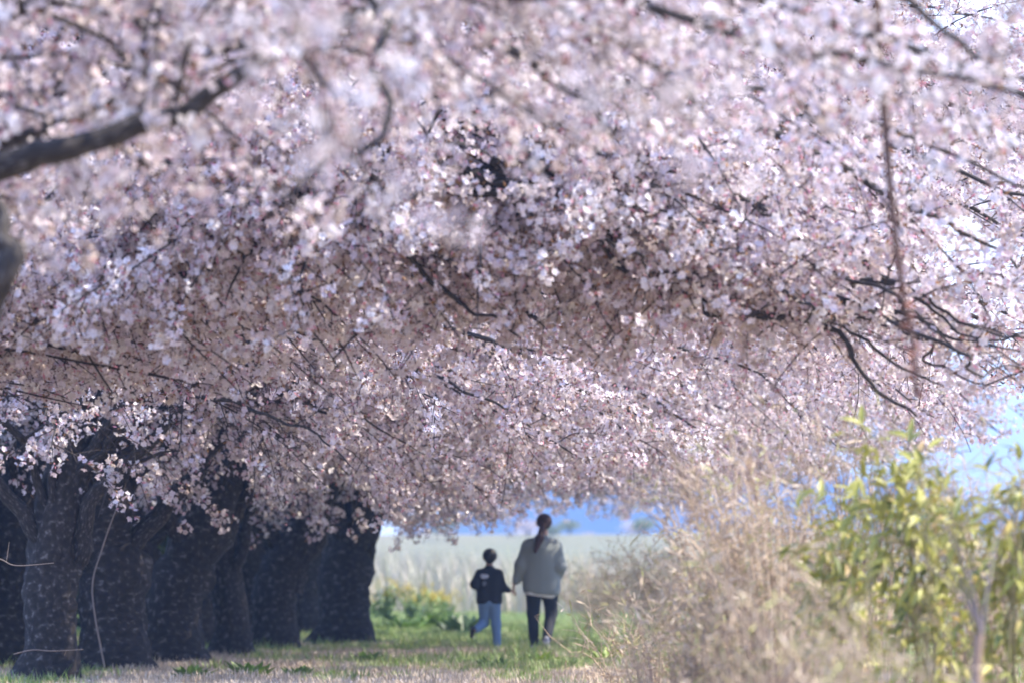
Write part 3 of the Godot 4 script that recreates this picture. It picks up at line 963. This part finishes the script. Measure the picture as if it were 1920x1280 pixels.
func right_hand_shrubs() -> void:
	rng.seed = 19
	# leafy cane shrubs, yellow-green
	var lv := []
	for c in [Color(.47, .43, .10), Color(.38, .38, .08), Color(.54, .45, .14), Color(.16, .19, .05), Color(.28, .29, .06), Color(.60, .44, .20)]:
		lv.append(leaf_mesh(c, rf(0.08, 0.12), rf(0.022, 0.032)))
	var canes := [
		["yellow-green leafy cane shrub, the tallest on the right with leaves against the sky", 1745, 30.5, 805, 15, 0.34, 300],
		["leafy cane shrub with darker green leaves left of the tallest one", 1600, 31.5, 890, 11, 0.34, 270],
		["leafy cane shrub cut by the right edge of the picture", 1890, 29.5, 840, 11, 0.28, 270],
	]
	for q in canes:
		var x: float = (q[1] - 960.0) * 7.875e-5 * q[2]
		var o := thing("cane_shrub", q[0], "shrub", Vector3(x, 0, -q[2]), "leafy shrubs right of the path")
		var tall: float = EYE.y + (1048 - q[3]) * 7.875e-5 * q[2]
		var left: int = q[6]
		var extra := []
		var ecol := []
		for k in q[4]:
			var s := Shape.new()
			var a := rf(0, TAU)
			var root := Vector3(cos(a), 0, sin(a)) * rf(0, 0.2)
			var hh: float = tall * rf(0.68, 1.0)
			var lean: Vector3 = Vector3(rf(-1, 0.7), 0, rf(-0.8, 0.8)) * q[5]
			var p := bez(root, root + Vector3(0, hh * 0.4, 0), root + lean * 0.5 + Vector3(0, hh * 0.85, 0), root + lean + Vector3(0, hh, 0), 10)
			s.tube(p, taper(11, 0.006, 0.002), 5, Color(.30, .27, .13))
			var spray := []
			for j in 26:
				var f := pow(rng.randf(), 0.7) * 0.8 + 0.2
				var at := p[int(f * 10)].lerp(p[mini(int(f * 10) + 1, 10)], f * 10 - int(f * 10))
				var dir := (rdir() + Vector3(-0.15, 0.1, 0)).normalized()
				var e := at + dir * rf(0.05, 0.2)
				s.tube(PackedVector3Array([at, e]), PackedFloat32Array([0.003, 0.0015]), 3, Color(.30, .27, .13))
				spray.append([e, dir])
			part("cane", s.done(), M.dry, o)
			for e in spray:
				for j in 2:
					var dir: Vector3 = (e[1] + rdir() * 0.6 + Vector3(0, -0.35, 0)).normalized()
					var t := Transform3D(Basis.looking_at(dir, Vector3(0.1, 1, 0.05)).rotated(dir, rf(-0.8, 0.8)).scaled(Vector3.ONE * rf(0.7, 1.2)), e[0])
					var v: int = rng.randi() % 6
					if left > 0 and seen(o.position + t.origin) > 0:
						left -= 1
						part("leaf", lv[v], M.leaf, o).transform = t
					else:
						extra.append(t)
						ecol.append(Color(1, 1, 1) * rf(0.85, 1.1))
		if extra.size(): many("foliage", lv[1], M.leaf, extra, ecol, o)
	# bare twiggy bushes and dry grass: a tangle of thin arching stems
	var tangles := [
		["low dry twigs right of the woman, lowest of the thicket", 1225, 40.0, 1150, 0.34, 26, 0],
		["dry grey bush at the bottom edge right of the path", 1290, 33.0, 1080, 0.34, 34, 1],
		["tangled bush of pinkish dry stems in the middle of the thicket", 1370, 35.0, 880, 0.38, 60, 0],
		["tall tangle of dry stems under the pale cloud", 1450, 33.0, 815, 0.42, 84, 0],
		["dry bush at the bottom edge before the leafy canes", 1470, 26.0, 1060, 0.3, 34, 1],
		["dry stems standing behind the leafy canes", 1600, 36.0, 815, 0.5, 84, 0],
		["grey twiggy bush low before the tallest leafy cane", 1680, 23.0, 1130, 0.28, 20, 1],
		["dry stems at the right edge behind the leafy canes", 1850, 33.0, 850, 0.42, 60, 0],
		["low dry bush behind the woman's right side", 1130, 98.0, 1060, 0.7, 80, 1],
		["pale dry bush beyond the thicket, half way to the reeds", 1250, 84.0, 1010, 0.8, 110, 0],
	]
	var stems := [[Color(.50, .39, .27), Color(.58, .46, .33), Color(.40, .30, .22)], [Color(.46, .37, .27), Color(.38, .29, .23), Color(.52, .43, .31)]]
	for q in tangles:
		var x: float = (q[1] - 960.0) * 7.875e-5 * q[2]
		var o := thing("dry_bush", q[0], "bush", Vector3(x, land(x, -q[2]), -q[2]), "dry bushes right of the path")
		var tall: float = EYE.y + (1048 - q[3]) * 7.875e-5 * q[2]
		var s := Shape.new()
		var f := Shape.new()
		for k in q[5]:
			var a := rf(0, TAU)
			var root := Vector3(cos(a), 0, sin(a)) * rf(0, q[4] * 0.6)
			var hh: float = tall * rf(0.5, 1.05)
			var lean: Vector3 = (Vector3(cos(a), 0, sin(a)) * rf(0.1, 0.9) + Vector3(-0.25, 0, 0)) * q[4]
			var p := bez(root, root + Vector3(0, hh * 0.45, 0), root + lean * 0.4 + Vector3(0, hh, 0), root + lean + Vector3(0, hh * rf(0.75, 1.0), 0), 7)
			var col: Color = stems[q[6]][k % 3] * rf(0.8, 1.15)
			s.tube(p, taper(8, rf(0.004, 0.009), 0.0018), 3, col)
			for j in 9:
				var i0 := rng.randi_range(2, 6)
				var at := p[i0].lerp(p[i0 + 1], rng.randf())
				var e := at + (rdir() + Vector3(0, 0.5, 0)) * rf(0.08, 0.28)
				s.tube(PackedVector3Array([at, at.lerp(e, 0.5) + rdir() * 0.02, e]), PackedFloat32Array([0.003, 0.0022, 0.001]), 3, col)
				for h in 2:
					var dir := (rdir() + Vector3(-0.2, 0.2, 0)).normalized()
					var w := dir.cross(rdir()).normalized() * 0.0045
					var len := rf(0.04, 0.12)
					f.quad(e, e + dir * len * 0.5 + w, e + dir * len, e + dir * len * 0.5 - w, [Color(.60, .48, .34), Color(.55, .43, .30), Color(.40, .41, .15), Color(.66, .56, .43), Color(.44, .40, .18)][rng.randi() % 5] * rf(0.8, 1.15))
		part("stem", s.done(), M.dry, o, "stuff")
		part("dry_leaves", f.done(), M.dry, o, "stuff")
	# reed plumes
	var plumes := [[1255, 835, 1325, 1010, 36.0, "tan reed plume leaning left above the dry thicket"], [1300, 880, 1345, 1040, 35.0, "second tan reed plume just below the leaning one"], [1400, 860, 1440, 1020, 34.0, "thin tan reed plume below the white cloud"]]
	for q in plumes:
		var tip := px_at(q[0], q[1], q[4])
		var mid := px_at(q[2], q[3], q[4])
		var root := Vector3(mid.x + 0.15, 0, mid.z)
		var o := thing("reed_plume", q[5], "reed", root, "reed plumes over the thicket")
		var p := bez(Vector3.ZERO, Vector3(0, mid.y * 0.6, 0), mid - root, tip - root, 14)
		var s := Shape.new()
		s.tube(p, taper(15, 0.007, 0.003), 4, Color(.42, .32, .2))
		part("stem", s.done(), M.dry, o)
		var f := Shape.new()
		for k in 340:
			var g := rf(0.68, 1.0)
			var at := p[mini(int(g * 14), 13)].lerp(p[mini(int(g * 14), 13) + 1], fmod(g * 14, 1.0))
			var tan := (p[14] - p[10]).normalized()
			var dir := (tan + rdir() * 0.8).normalized()
			var len := rf(0.05, 0.16) * (1.25 - g)  * 2.0
			var w := dir.cross(rdir()).normalized() * 0.003
			f.quad(at, at + dir * len * 0.5 + w, at + dir * len, at + dir * len * 0.5 - w, Color(.58, .45, .34) * rf(0.8, 1.15))
		part("plume", f.done(), M.dry, o, "stuff")
	# the pale sapling at the lower right
	var d := 24.0
	var foot := px_at(1842, 1235, d)
	var o := thing("sapling", "pale cut sapling stem at the lower right with thin grey shoots", "sapling", Vector3(foot.x, 0, foot.z))
	var s := Shape.new()
	s.tube(spline([Vector3(0.02, -0.1, 0), Vector3(0, 0.35, 0), Vector3(-0.02, foot.y - 0.1, 0), Vector3(-0.01, foot.y + 0.09, 0)], 6), taper(19, 0.026, 0.014), 12, Color(.34, .24, .18), lumps, 0.7)
	part("stem", s.done(), M.dry, o)
	var tips := [px_at(1700, 970, d), px_at(1770, 985, d), px_at(1660, 1010, d - 0.4), px_at(1890, 930, d + 0.3)]
	for e in tips:
		var h := Shape.new()
		var p := bez(Vector3(0, foot.y + 0.05, 0), Vector3(0, foot.y + 0.2, 0), (e - o.position).lerp(Vector3(0, foot.y + 0.3, 0), 0.35), e - o.position, 10)
		h.tube(p, taper(11, 0.008, 0.002), 6, Color(.20, .17, .17))
		part("shoot", h.done(), M.dry, o)
	# pale bare shoots in front of the dark trunks
	for q in [["pale bare shoot climbing across the second trunk from the left edge", [[195, 1250], [172, 1110], [190, 1030], [215, 960], [232, 925]], 63.0, 0.010],
			["thin pale dead twig sticking out at the left edge in front of the first trunk", [[-40, 1040], [0, 1048], [30, 1060], [100, 1055]], 55.0, 0.006],
			["thin pale dead twig low before the first trunk, above the grass", [[25, 1226], [60, 1218], [100, 1220], [155, 1217]], 57.0, 0.005]]:
		var start := px_at(q[1][0][0], q[1][0][1], q[2])
		var dead := thing("dead_twig", q[0], "twig", start, "pale dead twigs before the trunks")
		var line := []
		for e in q[1]: line.append(px_at(e[0], e[1], q[2]) - start)
		var lp := spline(line, 5)
		var ls := Shape.new()
		ls.tube(lp, taper(lp.size(), q[3], q[3] * 0.4), 5, Color(.24, .20, .18))
		for h in 1:
			var at := lp[rng.randi_range(4, lp.size() - 2)]
			ls.tube(PackedVector3Array([at, at + (rdir() + Vector3(0.3, 0.2, 0)) * 0.14]), PackedFloat32Array([q[3] * 0.45, 0.002]), 3, Color(.24, .20, .18))
		part("stem", ls.done(), M.dry, dead)
	# the hanging brown twig near the right edge
	var hd := 24.0
	var top := px_at(1640, -60, hd)
	var tw := thing("hanging_twig", "brown hanging twig with red buds in front of the blossoms near the right edge", "twig", top)
	var hs := Shape.new()
	var hp := spline([Vector3.ZERO, px_at(1668, 330, hd) - top, px_at(1690, 520, hd) - top, px_at(1712, 640, hd) - top, px_at(1720, 745, hd) - top], 6)
	hs.tube(hp, taper(hp.size(), 0.016, 0.008), 6, Color(.10, .055, .045))
	part("stem", hs.done(), M.dry, tw)
	var hb := Shape.new()
	for k in 60:
		var g := rf(0.35, 1.0)
		var at := hp[int(g * (hp.size() - 1))]
		var dir := (rdir() + Vector3(0, -0.4, 0)).normalized()
		var w := dir.cross(rdir()).normalized() * 0.008
		hb.quad(at, at + dir * 0.02 + w, at + dir * 0.045, at + dir * 0.02 - w, Color(.24, .10, .07) * rf(0.7, 1.4))
	part("buds", hb.done(), M.dry, tw, "stuff")

# ---------------------------------------------------------------- people
func hand(out: Shape, wrist: Vector3, dir: Vector3, palm_up: Vector3, size: float, thumb_side: float) -> void:
	# palm, four fingers of two joints each, a thumb from the side of the palm
	var h := Body.new()
	h.soft = 0.006
	var across := dir.cross(palm_up).normalized()
	var down := -palm_up
	for k in 4:
		var f := (k - 1.5) * 0.019 * size
		var base := wrist + across * f * 0.8 + dir * 0.012 * size
		var knuckle := wrist + dir * 0.078 * size + across * f
		h.bone(base, knuckle, 0.013 * size, 0.0105 * size)
		var len: float = [0.036, 0.043, 0.040, 0.031][k] * size
		var j := knuckle + (dir + down * 0.35).normalized() * len
		h.bone(knuckle, j, 0.0092 * size, 0.0082 * size)
		h.bone(j, j + (dir * 0.55 + down).normalized() * len * 0.75, 0.0082 * size, 0.0068 * size)
	var tb := wrist + across * thumb_side * 0.024 * size + dir * 0.02 * size
	var tm := tb + (dir * 0.8 + across * thumb_side * 0.75 + down * 0.3).normalized() * 0.038 * size
	h.bone(tb, tm, 0.012 * size, 0.0095 * size)
	h.bone(tm, tm + (dir + down * 0.5).normalized() * 0.026 * size, 0.0095 * size, 0.0075 * size)
	h.mesh_into(out, 0.004, Color.WHITE)

func head(out: Shape, c: Vector3, r: float) -> void:
	# skull, jaw, nose, ears, lips; the face looks towards -z
	var h := Body.new()
	h.soft = 0.012
	h.bone(c + Vector3(0, 0.02, 0.012) * r / 0.09, c + Vector3(0, 0.012, -0.022) * r / 0.09, r * 0.94, r * 0.88)
	h.bone(c + Vector3(0, -0.3 * r, -0.25 * r), c + Vector3(0, -0.92 * r, -0.5 * r), r * 0.66, r * 0.34)
	h.bone(c + Vector3(0, 0.02 * r, -0.98 * r), c + Vector3(0, -0.30 * r, -1.18 * r), r * 0.10, r * 0.15)
	h.bone(c + Vector3(-0.16 * r, -0.58 * r, -0.92 * r), c + Vector3(0.16 * r, -0.58 * r, -0.92 * r), r * 0.09, r * 0.09)
	for s in [-1, 1]:
		h.bone(c + Vector3(s * 0.92 * r, 0.16 * r, 0.08 * r), c + Vector3(s * 0.88 * r, -0.24 * r, 0.0), r * 0.13, r * 0.09)
	h.mesh_into(out, 0.006, Color.WHITE)

func eyes(parent: Node, c: Vector3, r: float) -> void:
	for s in [-1, 1]:
		var m := SphereMesh.new()
		m.radius = r * 0.13
		m.height = r * 0.26
		m.radial_segments = 12
		m.rings = 6
		part("eye", m, M.eye, parent).position = c + Vector3(s * 0.36 * r, 0.0, -0.83 * r)

func garment(called: String, b: Body, m: Material, parent: Node, cell := 0.012) -> MeshInstance3D:
	var s := Shape.new()
	b.mesh_into(s, cell, Color.WHITE)
	return part(called, s.done(), m, parent)

func shoe(parent: Node, heel: Vector3, toe: Vector3, up: Vector3, size: float, m: Material, sole: Material) -> void:
	var b := Body.new()
	b.soft = 0.02
	b.bone(heel + up * 0.035 * size, toe + up * 0.03 * size, 0.034 * size, 0.03 * size)
	b.bone(heel + up * 0.04 * size, heel + up * 0.075 * size + (toe - heel) * 0.12, 0.034 * size, 0.036 * size)
	var o := garment("shoe", b, m, parent, 0.008)
	var t := Body.new()
	t.soft = 0.01
	var across := (toe - heel).cross(up).normalized() * 0.014 * size
	t.bone(heel + up * 0.008 + across, toe + up * 0.008 + across, 0.02 * size, 0.02 * size)
	t.bone(heel + up * 0.008 - across, toe + up * 0.008 - across, 0.02 * size, 0.02 * size)
	t.cuts.append([heel + up * 0.018 * size, up])
	var s := Shape.new()
	t.mesh_into(s, 0.007, Color.WHITE)
	part("sole", s.done(), sole, o)

func people() -> void:
	# the woman
	var W := thing("person", "woman with a brown ponytail, grey-green jumper and dark trousers, walking hand in hand", "person", Vector3(0.35, land(0.35, -80) + 0.0, -80))
	var hc := Vector3(0.03, 1.515, -0.015)
	var skin := Shape.new()
	var b := Body.new()
	b.bone(Vector3(0.025, 1.42, 0.0), Vector3(0.0, 1.30, 0.02), 0.052, 0.058)
	b.bone(Vector3(-0.10, 1.22, 0.02), Vector3(0.10, 1.22, 0.02), 0.085, 0.085)
	b.bone(Vector3(0, 1.2, 0.01), Vector3(0, 0.98, 0.01), 0.105, 0.1)
	b.bone(Vector3(-0.05, 0.86, 0.02), Vector3(0.05, 0.86, 0.02), 0.1, 0.1)
	b.bone(Vector3(-0.16, 1.26, 0.02), Vector3(-0.27, 1.02, 0.04), 0.045, 0.038)
	b.bone(Vector3(-0.27, 1.02, 0.04), Vector3(-0.325, 0.80, 0.0), 0.037, 0.025)
	b.bone(Vector3(0.16, 1.26, 0.02), Vector3(0.235, 1.0, 0.07), 0.045, 0.038)
	b.bone(Vector3(0.235, 1.0, 0.07), Vector3(0.21, 0.88, -0.12), 0.037, 0.025)
	b.bone(Vector3(-0.08, 0.82, 0.01), Vector3(-0.095, 0.46, -0.02), 0.078, 0.05)
	b.bone(Vector3(-0.095, 0.46, -0.02), Vector3(-0.09, 0.09, 0.02), 0.05, 0.032)
	b.bone(Vector3(0.085, 0.82, 0.01), Vector3(0.115, 0.46, -0.06), 0.078, 0.05)
	b.bone(Vector3(0.115, 0.46, -0.06), Vector3(0.055, 0.14, 0.2), 0.05, 0.032)
	b.mesh_into(skin, 0.014, Color.WHITE)
	head(skin, hc, 0.092)
	hand(skin, Vector3(-0.325, 0.80, 0.0), Vector3(-0.22, -0.97, -0.02).normalized(), Vector3(-0.97, 0.22, 0), 0.95, -1.0)
	hand(skin, Vector3(0.21, 0.88, -0.12), Vector3(-0.25, -0.35, -0.9).normalized(), Vector3(0.95, 0.05, -0.28).normalized(), 0.95, -1.0)
	part("body", skin.done(), M.skin, W)
	eyes(W, hc, 0.092)
	var j := Body.new()
	j.soft = 0.05
	j.bone(Vector3(-0.12, 1.255, 0.02), Vector3(0.12, 1.255, 0.02), 0.085, 0.085)
	j.bone(Vector3(-0.02, 1.34, 0.015), Vector3(0.02, 1.34, 0.015), 0.062, 0.062)
	j.bone(Vector3(-0.09, 1.18, 0.02), Vector3(-0.10, 0.76, 0.02), 0.125, 0.125, 1.0)
	j.bone(Vector3(0.09, 1.18, 0.02), Vector3(0.10, 0.74, 0.03), 0.125, 0.125, 1.0)
	j.bone(Vector3(-0.17, 1.25, 0.02), Vector3(-0.245, 1.02, 0.04), 0.07, 0.07)
	j.bone(Vector3(-0.245, 1.02, 0.04), Vector3(-0.30, 0.84, 0.01), 0.072, 0.05)
	j.bone(Vector3(0.17, 1.25, 0.02), Vector3(0.22, 1.0, 0.07), 0.07, 0.068)
	j.bone(Vector3(0.22, 1.0, 0.07), Vector3(0.21, 0.9, -0.08), 0.068, 0.052)
	j.bone(Vector3(0, 1.2, 0.025), Vector3(0, 0.72, 0.03), 0.135, 0.135)
	j.cuts.append([Vector3(0, 0.675, 0), Vector3(-0.05, -1, 0).normalized()])
	j.cuts.append([Vector3(0, 1.375, 0), Vector3(0, 1, -0.25).normalized()])
	garment("jumper", j, M.knit, W)
	var sh := Body.new()
	sh.bone(Vector3(-0.085, 0.84, 0.02), Vector3(-0.09, 0.70, 0.02), 0.118, 0.118)
	sh.bone(Vector3(0.085, 0.84, 0.02), Vector3(0.08, 0.72, 0.025), 0.118, 0.114)
	sh.bone(Vector3(0, 0.84, 0.025), Vector3(0, 0.72, 0.03), 0.125, 0.125)
	sh.cuts.append([Vector3(0, 0.648, 0), Vector3(-0.16, -1, 0).normalized()])
	garment("shirt", sh, M.white_cotton, W)
	var tr := Body.new()
	tr.bone(Vector3(-0.07, 0.78, 0.02), Vector3(0.07, 0.78, 0.02), 0.108, 0.108)
	tr.bone(Vector3(-0.09, 0.76, 0.02), Vector3(-0.10, 0.46, -0.015), 0.105, 0.074)
	tr.bone(Vector3(-0.10, 0.46, -0.015), Vector3(-0.092, 0.09, 0.02), 0.074, 0.056)
	tr.bone(Vector3(0.095, 0.76, 0.02), Vector3(0.115, 0.46, -0.055), 0.105, 0.074)
	tr.bone(Vector3(0.115, 0.46, -0.055), Vector3(0.06, 0.16, 0.185), 0.074, 0.056)
	tr.cuts.append([Vector3(0, 0.055, 0), Vector3(0, -1, 0)])
	garment("trousers", tr, M.dark_trousers, W)
	var hr := Body.new()
	hr.soft = 0.02
	hr.bone(hc + Vector3(0, 0.028, 0.022), hc + Vector3(0, 0.03, -0.02), 0.094, 0.088)
	hr.bone(hc + Vector3(0, -0.03, 0.05), hc + Vector3(-0.01, -0.07, 0.06), 0.065, 0.04)
	var tail := Body.new()
	tail.soft = 0.02
	tail.bone(hc + Vector3(-0.015, -0.02, 0.11), hc + Vector3(-0.05, -0.17, 0.195), 0.036, 0.045)
	tail.bone(hc + Vector3(-0.05, -0.17, 0.195), hc + Vector3(-0.105, -0.33, 0.235), 0.048, 0.022)
	hr.cuts.append([hc + Vector3(0, 0.03, -0.06), Vector3(0, -0.75, -0.65).normalized()])
	garment("hair", hr, M.dark_brown_hair, W, 0.009)
	garment("ponytail", tail, M.dark_brown_hair, W, 0.009)
	var tie := TorusMesh.new()
	tie.inner_radius = 0.026
	tie.outer_radius = 0.036
	tie.rings = 16
	tie.ring_segments = 8
	var tn := part("hair_tie", tie, M.hair_tie, W)
	tn.position = hc + Vector3(-0.018, -0.03, 0.105)
	tn.rotation_degrees = Vector3(-10, 0, -13)
	shoe(W, Vector3(-0.09, 0.0, 0.06), Vector3(-0.10, 0.0, -0.12), Vector3.UP, 1.0, M.shoe, M.white_rubber)
	shoe(W, Vector3(0.055, 0.115, 0.25), Vector3(0.06, 0.015, 0.11), Vector3(0, 0.82, -0.57).normalized(), 1.0, M.shoe, M.white_rubber)
	# the child
	var C := thing("person", "child in a dark jacket with a pale back print and light blue jeans, skipping", "person", Vector3(-0.268, land(-0.27, -80), -80))
	var cc := Vector3(0.005, 1.105, -0.01)
	var cs := Shape.new()
	var cb := Body.new()
	cb.bone(Vector3(0.0, 1.03, 0.0), Vector3(0.0, 0.93, 0.01), 0.042, 0.045)
	cb.bone(Vector3(-0.07, 0.89, 0.01), Vector3(0.07, 0.89, 0.01), 0.06, 0.06)
	cb.bone(Vector3(0, 0.88, 0.01), Vector3(0, 0.66, 0.01), 0.09, 0.085)
	cb.bone(Vector3(-0.035, 0.60, 0.01), Vector3(0.035, 0.60, 0.01), 0.085, 0.085)
	cb.bone(Vector3(-0.115, 0.91, 0.01), Vector3(-0.175, 0.79, 0.08), 0.034, 0.029)
	cb.bone(Vector3(-0.175, 0.79, 0.08), Vector3(-0.13, 0.74, -0.06), 0.029, 0.02)
	cb.bone(Vector3(0.115, 0.91, 0.01), Vector3(0.155, 0.755, 0.03), 0.034, 0.029)
	cb.bone(Vector3(0.155, 0.755, 0.03), Vector3(0.235, 0.715, 0.0), 0.029, 0.02)
	cb.bone(Vector3(-0.055, 0.56, 0.01), Vector3(-0.06, 0.335, -0.05), 0.058, 0.042)
	cb.bone(Vector3(-0.06, 0.335, -0.05), Vector3(-0.165, 0.255, 0.17), 0.042, 0.028)
	cb.bone(Vector3(0.06, 0.56, 0.01), Vector3(0.08, 0.32, 0.0), 0.058, 0.042)
	cb.bone(Vector3(0.08, 0.32, 0.0), Vector3(0.095, 0.08, 0.02), 0.042, 0.028)
	cb.mesh_into(cs, 0.013, Color.WHITE)
	head(cs, cc, 0.083)
	hand(cs, Vector3(0.235, 0.715, 0.0), Vector3(0.97, -0.18, -0.1).normalized(), Vector3(0.18, 0.97, 0).normalized(), 0.72, -1.0)
	hand(cs, Vector3(-0.13, 0.74, -0.06), Vector3(0.2, -0.2, -0.95).normalized(), Vector3(-0.95, 0.1, -0.2).normalized(), 0.72, 1.0)
	part("body", cs.done(), M.skin, C)
	eyes(C, cc, 0.083)
	var k := Body.new()
	k.soft = 0.035
	k.bone(Vector3(-0.08, 0.905, 0.01), Vector3(0.08, 0.905, 0.01), 0.068, 0.068)
	k.bone(Vector3(0, 0.955, 0.012), Vector3(0, 0.975, 0.008), 0.058, 0.055)
	k.bone(Vector3(-0.045, 0.87, 0.01), Vector3(-0.055, 0.60, 0.01), 0.10, 0.10)
	k.bone(Vector3(0.045, 0.87, 0.01), Vector3(0.055, 0.60, 0.01), 0.10, 0.10)
	k.bone(Vector3(-0.115, 0.91, 0.01), Vector3(-0.175, 0.79, 0.08), 0.055, 0.05)
	k.bone(Vector3(-0.175, 0.79, 0.08), Vector3(-0.14, 0.75, -0.03), 0.05, 0.036)
	k.bone(Vector3(0.115, 0.91, 0.01), Vector3(0.155, 0.755, 0.03), 0.055, 0.048)
	k.bone(Vector3(0.155, 0.755, 0.03), Vector3(0.225, 0.72, 0.005), 0.048, 0.034)
	k.cuts.append([Vector3(0, 0.555, 0), Vector3(0, -1, 0)])
	var jacket := garment("jacket", k, M.dark_jacket, C)
	# the print on its back: a pale oval patch with a smaller grey mark under it, laid on the cloth
	for pr in [[-0.058, 0.885, 0.052, 0.028, "pale_print"], [-0.06, 0.80, 0.026, 0.03, "grey_print"]]:
		var s := Shape.new()
		var ring := 20
		var on := func(x: float, y: float) -> Vector3:
			var best := -1.0
			for bn in k.bones:
				var A: Vector3 = bn[0]
				var ab: Vector3 = bn[1] - A
				for g in 9:
					var q: Vector3 = A + ab * (g / 8.0)
					var r: float = lerpf(bn[2], bn[3], g / 8.0)
					var h := r * r - pow(x - q.x, 2) - pow(y - q.y, 2)
					if h > 0: best = maxf(best, q.z + sqrt(h))
			return Vector3(x, y, best + 0.007)
		for g in ring:
			var a0 := TAU * g / ring
			var a1 := TAU * (g + 1) / ring
			for h in 3:
				var f0 := h / 3.0
				var f1 := (h + 1) / 3.0
				var w0 := 1.0 + 0.15 * sin(a0 * 3 + 1)
				var w1 := 1.0 + 0.15 * sin(a1 * 3 + 1)
				s.quad(on.call(pr[0] + cos(a0) * pr[2] * f0 * w0, pr[1] + sin(a0) * pr[3] * f0 * w0), on.call(pr[0] + cos(a0) * pr[2] * f1 * w0, pr[1] + sin(a0) * pr[3] * f1 * w0), on.call(pr[0] + cos(a1) * pr[2] * f1 * w1, pr[1] + sin(a1) * pr[3] * f1 * w1), on.call(pr[0] + cos(a1) * pr[2] * f0 * w1, pr[1] + sin(a1) * pr[3] * f0 * w1), Color.WHITE)
		part("print", s.done(), M[pr[4]], jacket)
	var jn := Body.new()
	jn.bone(Vector3(-0.04, 0.585, 0.01), Vector3(0.04, 0.585, 0.01), 0.094, 0.094)
	jn.bone(Vector3(-0.06, 0.54, 0.01), Vector3(-0.06, 0.335, -0.045), 0.074, 0.056)
	jn.bone(Vector3(-0.06, 0.335, -0.045), Vector3(-0.155, 0.26, 0.15), 0.056, 0.046)
	jn.bone(Vector3(0.065, 0.54, 0.01), Vector3(0.08, 0.32, 0.0), 0.074, 0.056)
	jn.bone(Vector3(0.08, 0.32, 0.0), Vector3(0.094, 0.09, 0.02), 0.056, 0.046)
	jn.cuts.append([Vector3(0, 0.06, 0), Vector3(0, -1, 0)])
	garment("jeans", jn, M.jeans, C)
	var ch := Body.new()
	ch.soft = 0.015
	ch.bone(cc + Vector3(0, 0.026, 0.022), cc + Vector3(0, 0.028, -0.018), 0.086, 0.08)
	ch.bone(cc + Vector3(0, -0.02, 0.035), cc + Vector3(0, -0.065, 0.035), 0.066, 0.045)
	ch.cuts.append([cc + Vector3(0, 0.03, -0.05), Vector3(0, -0.75, -0.65).normalized()])
	garment("hair", ch, M.black_hair, C, 0.008)
	shoe(C, Vector3(0.095, 0.0, 0.05), Vector3(0.10, 0.0, -0.08), Vector3.UP, 0.8, M.shoe, M.white_rubber)
	shoe(C, Vector3(-0.195, 0.26, 0.205), Vector3(-0.215, 0.17, 0.15), Vector3(0.25, 0.3, -0.9).normalized(), 0.8, M.dark_shoe, M.dark_shoe)
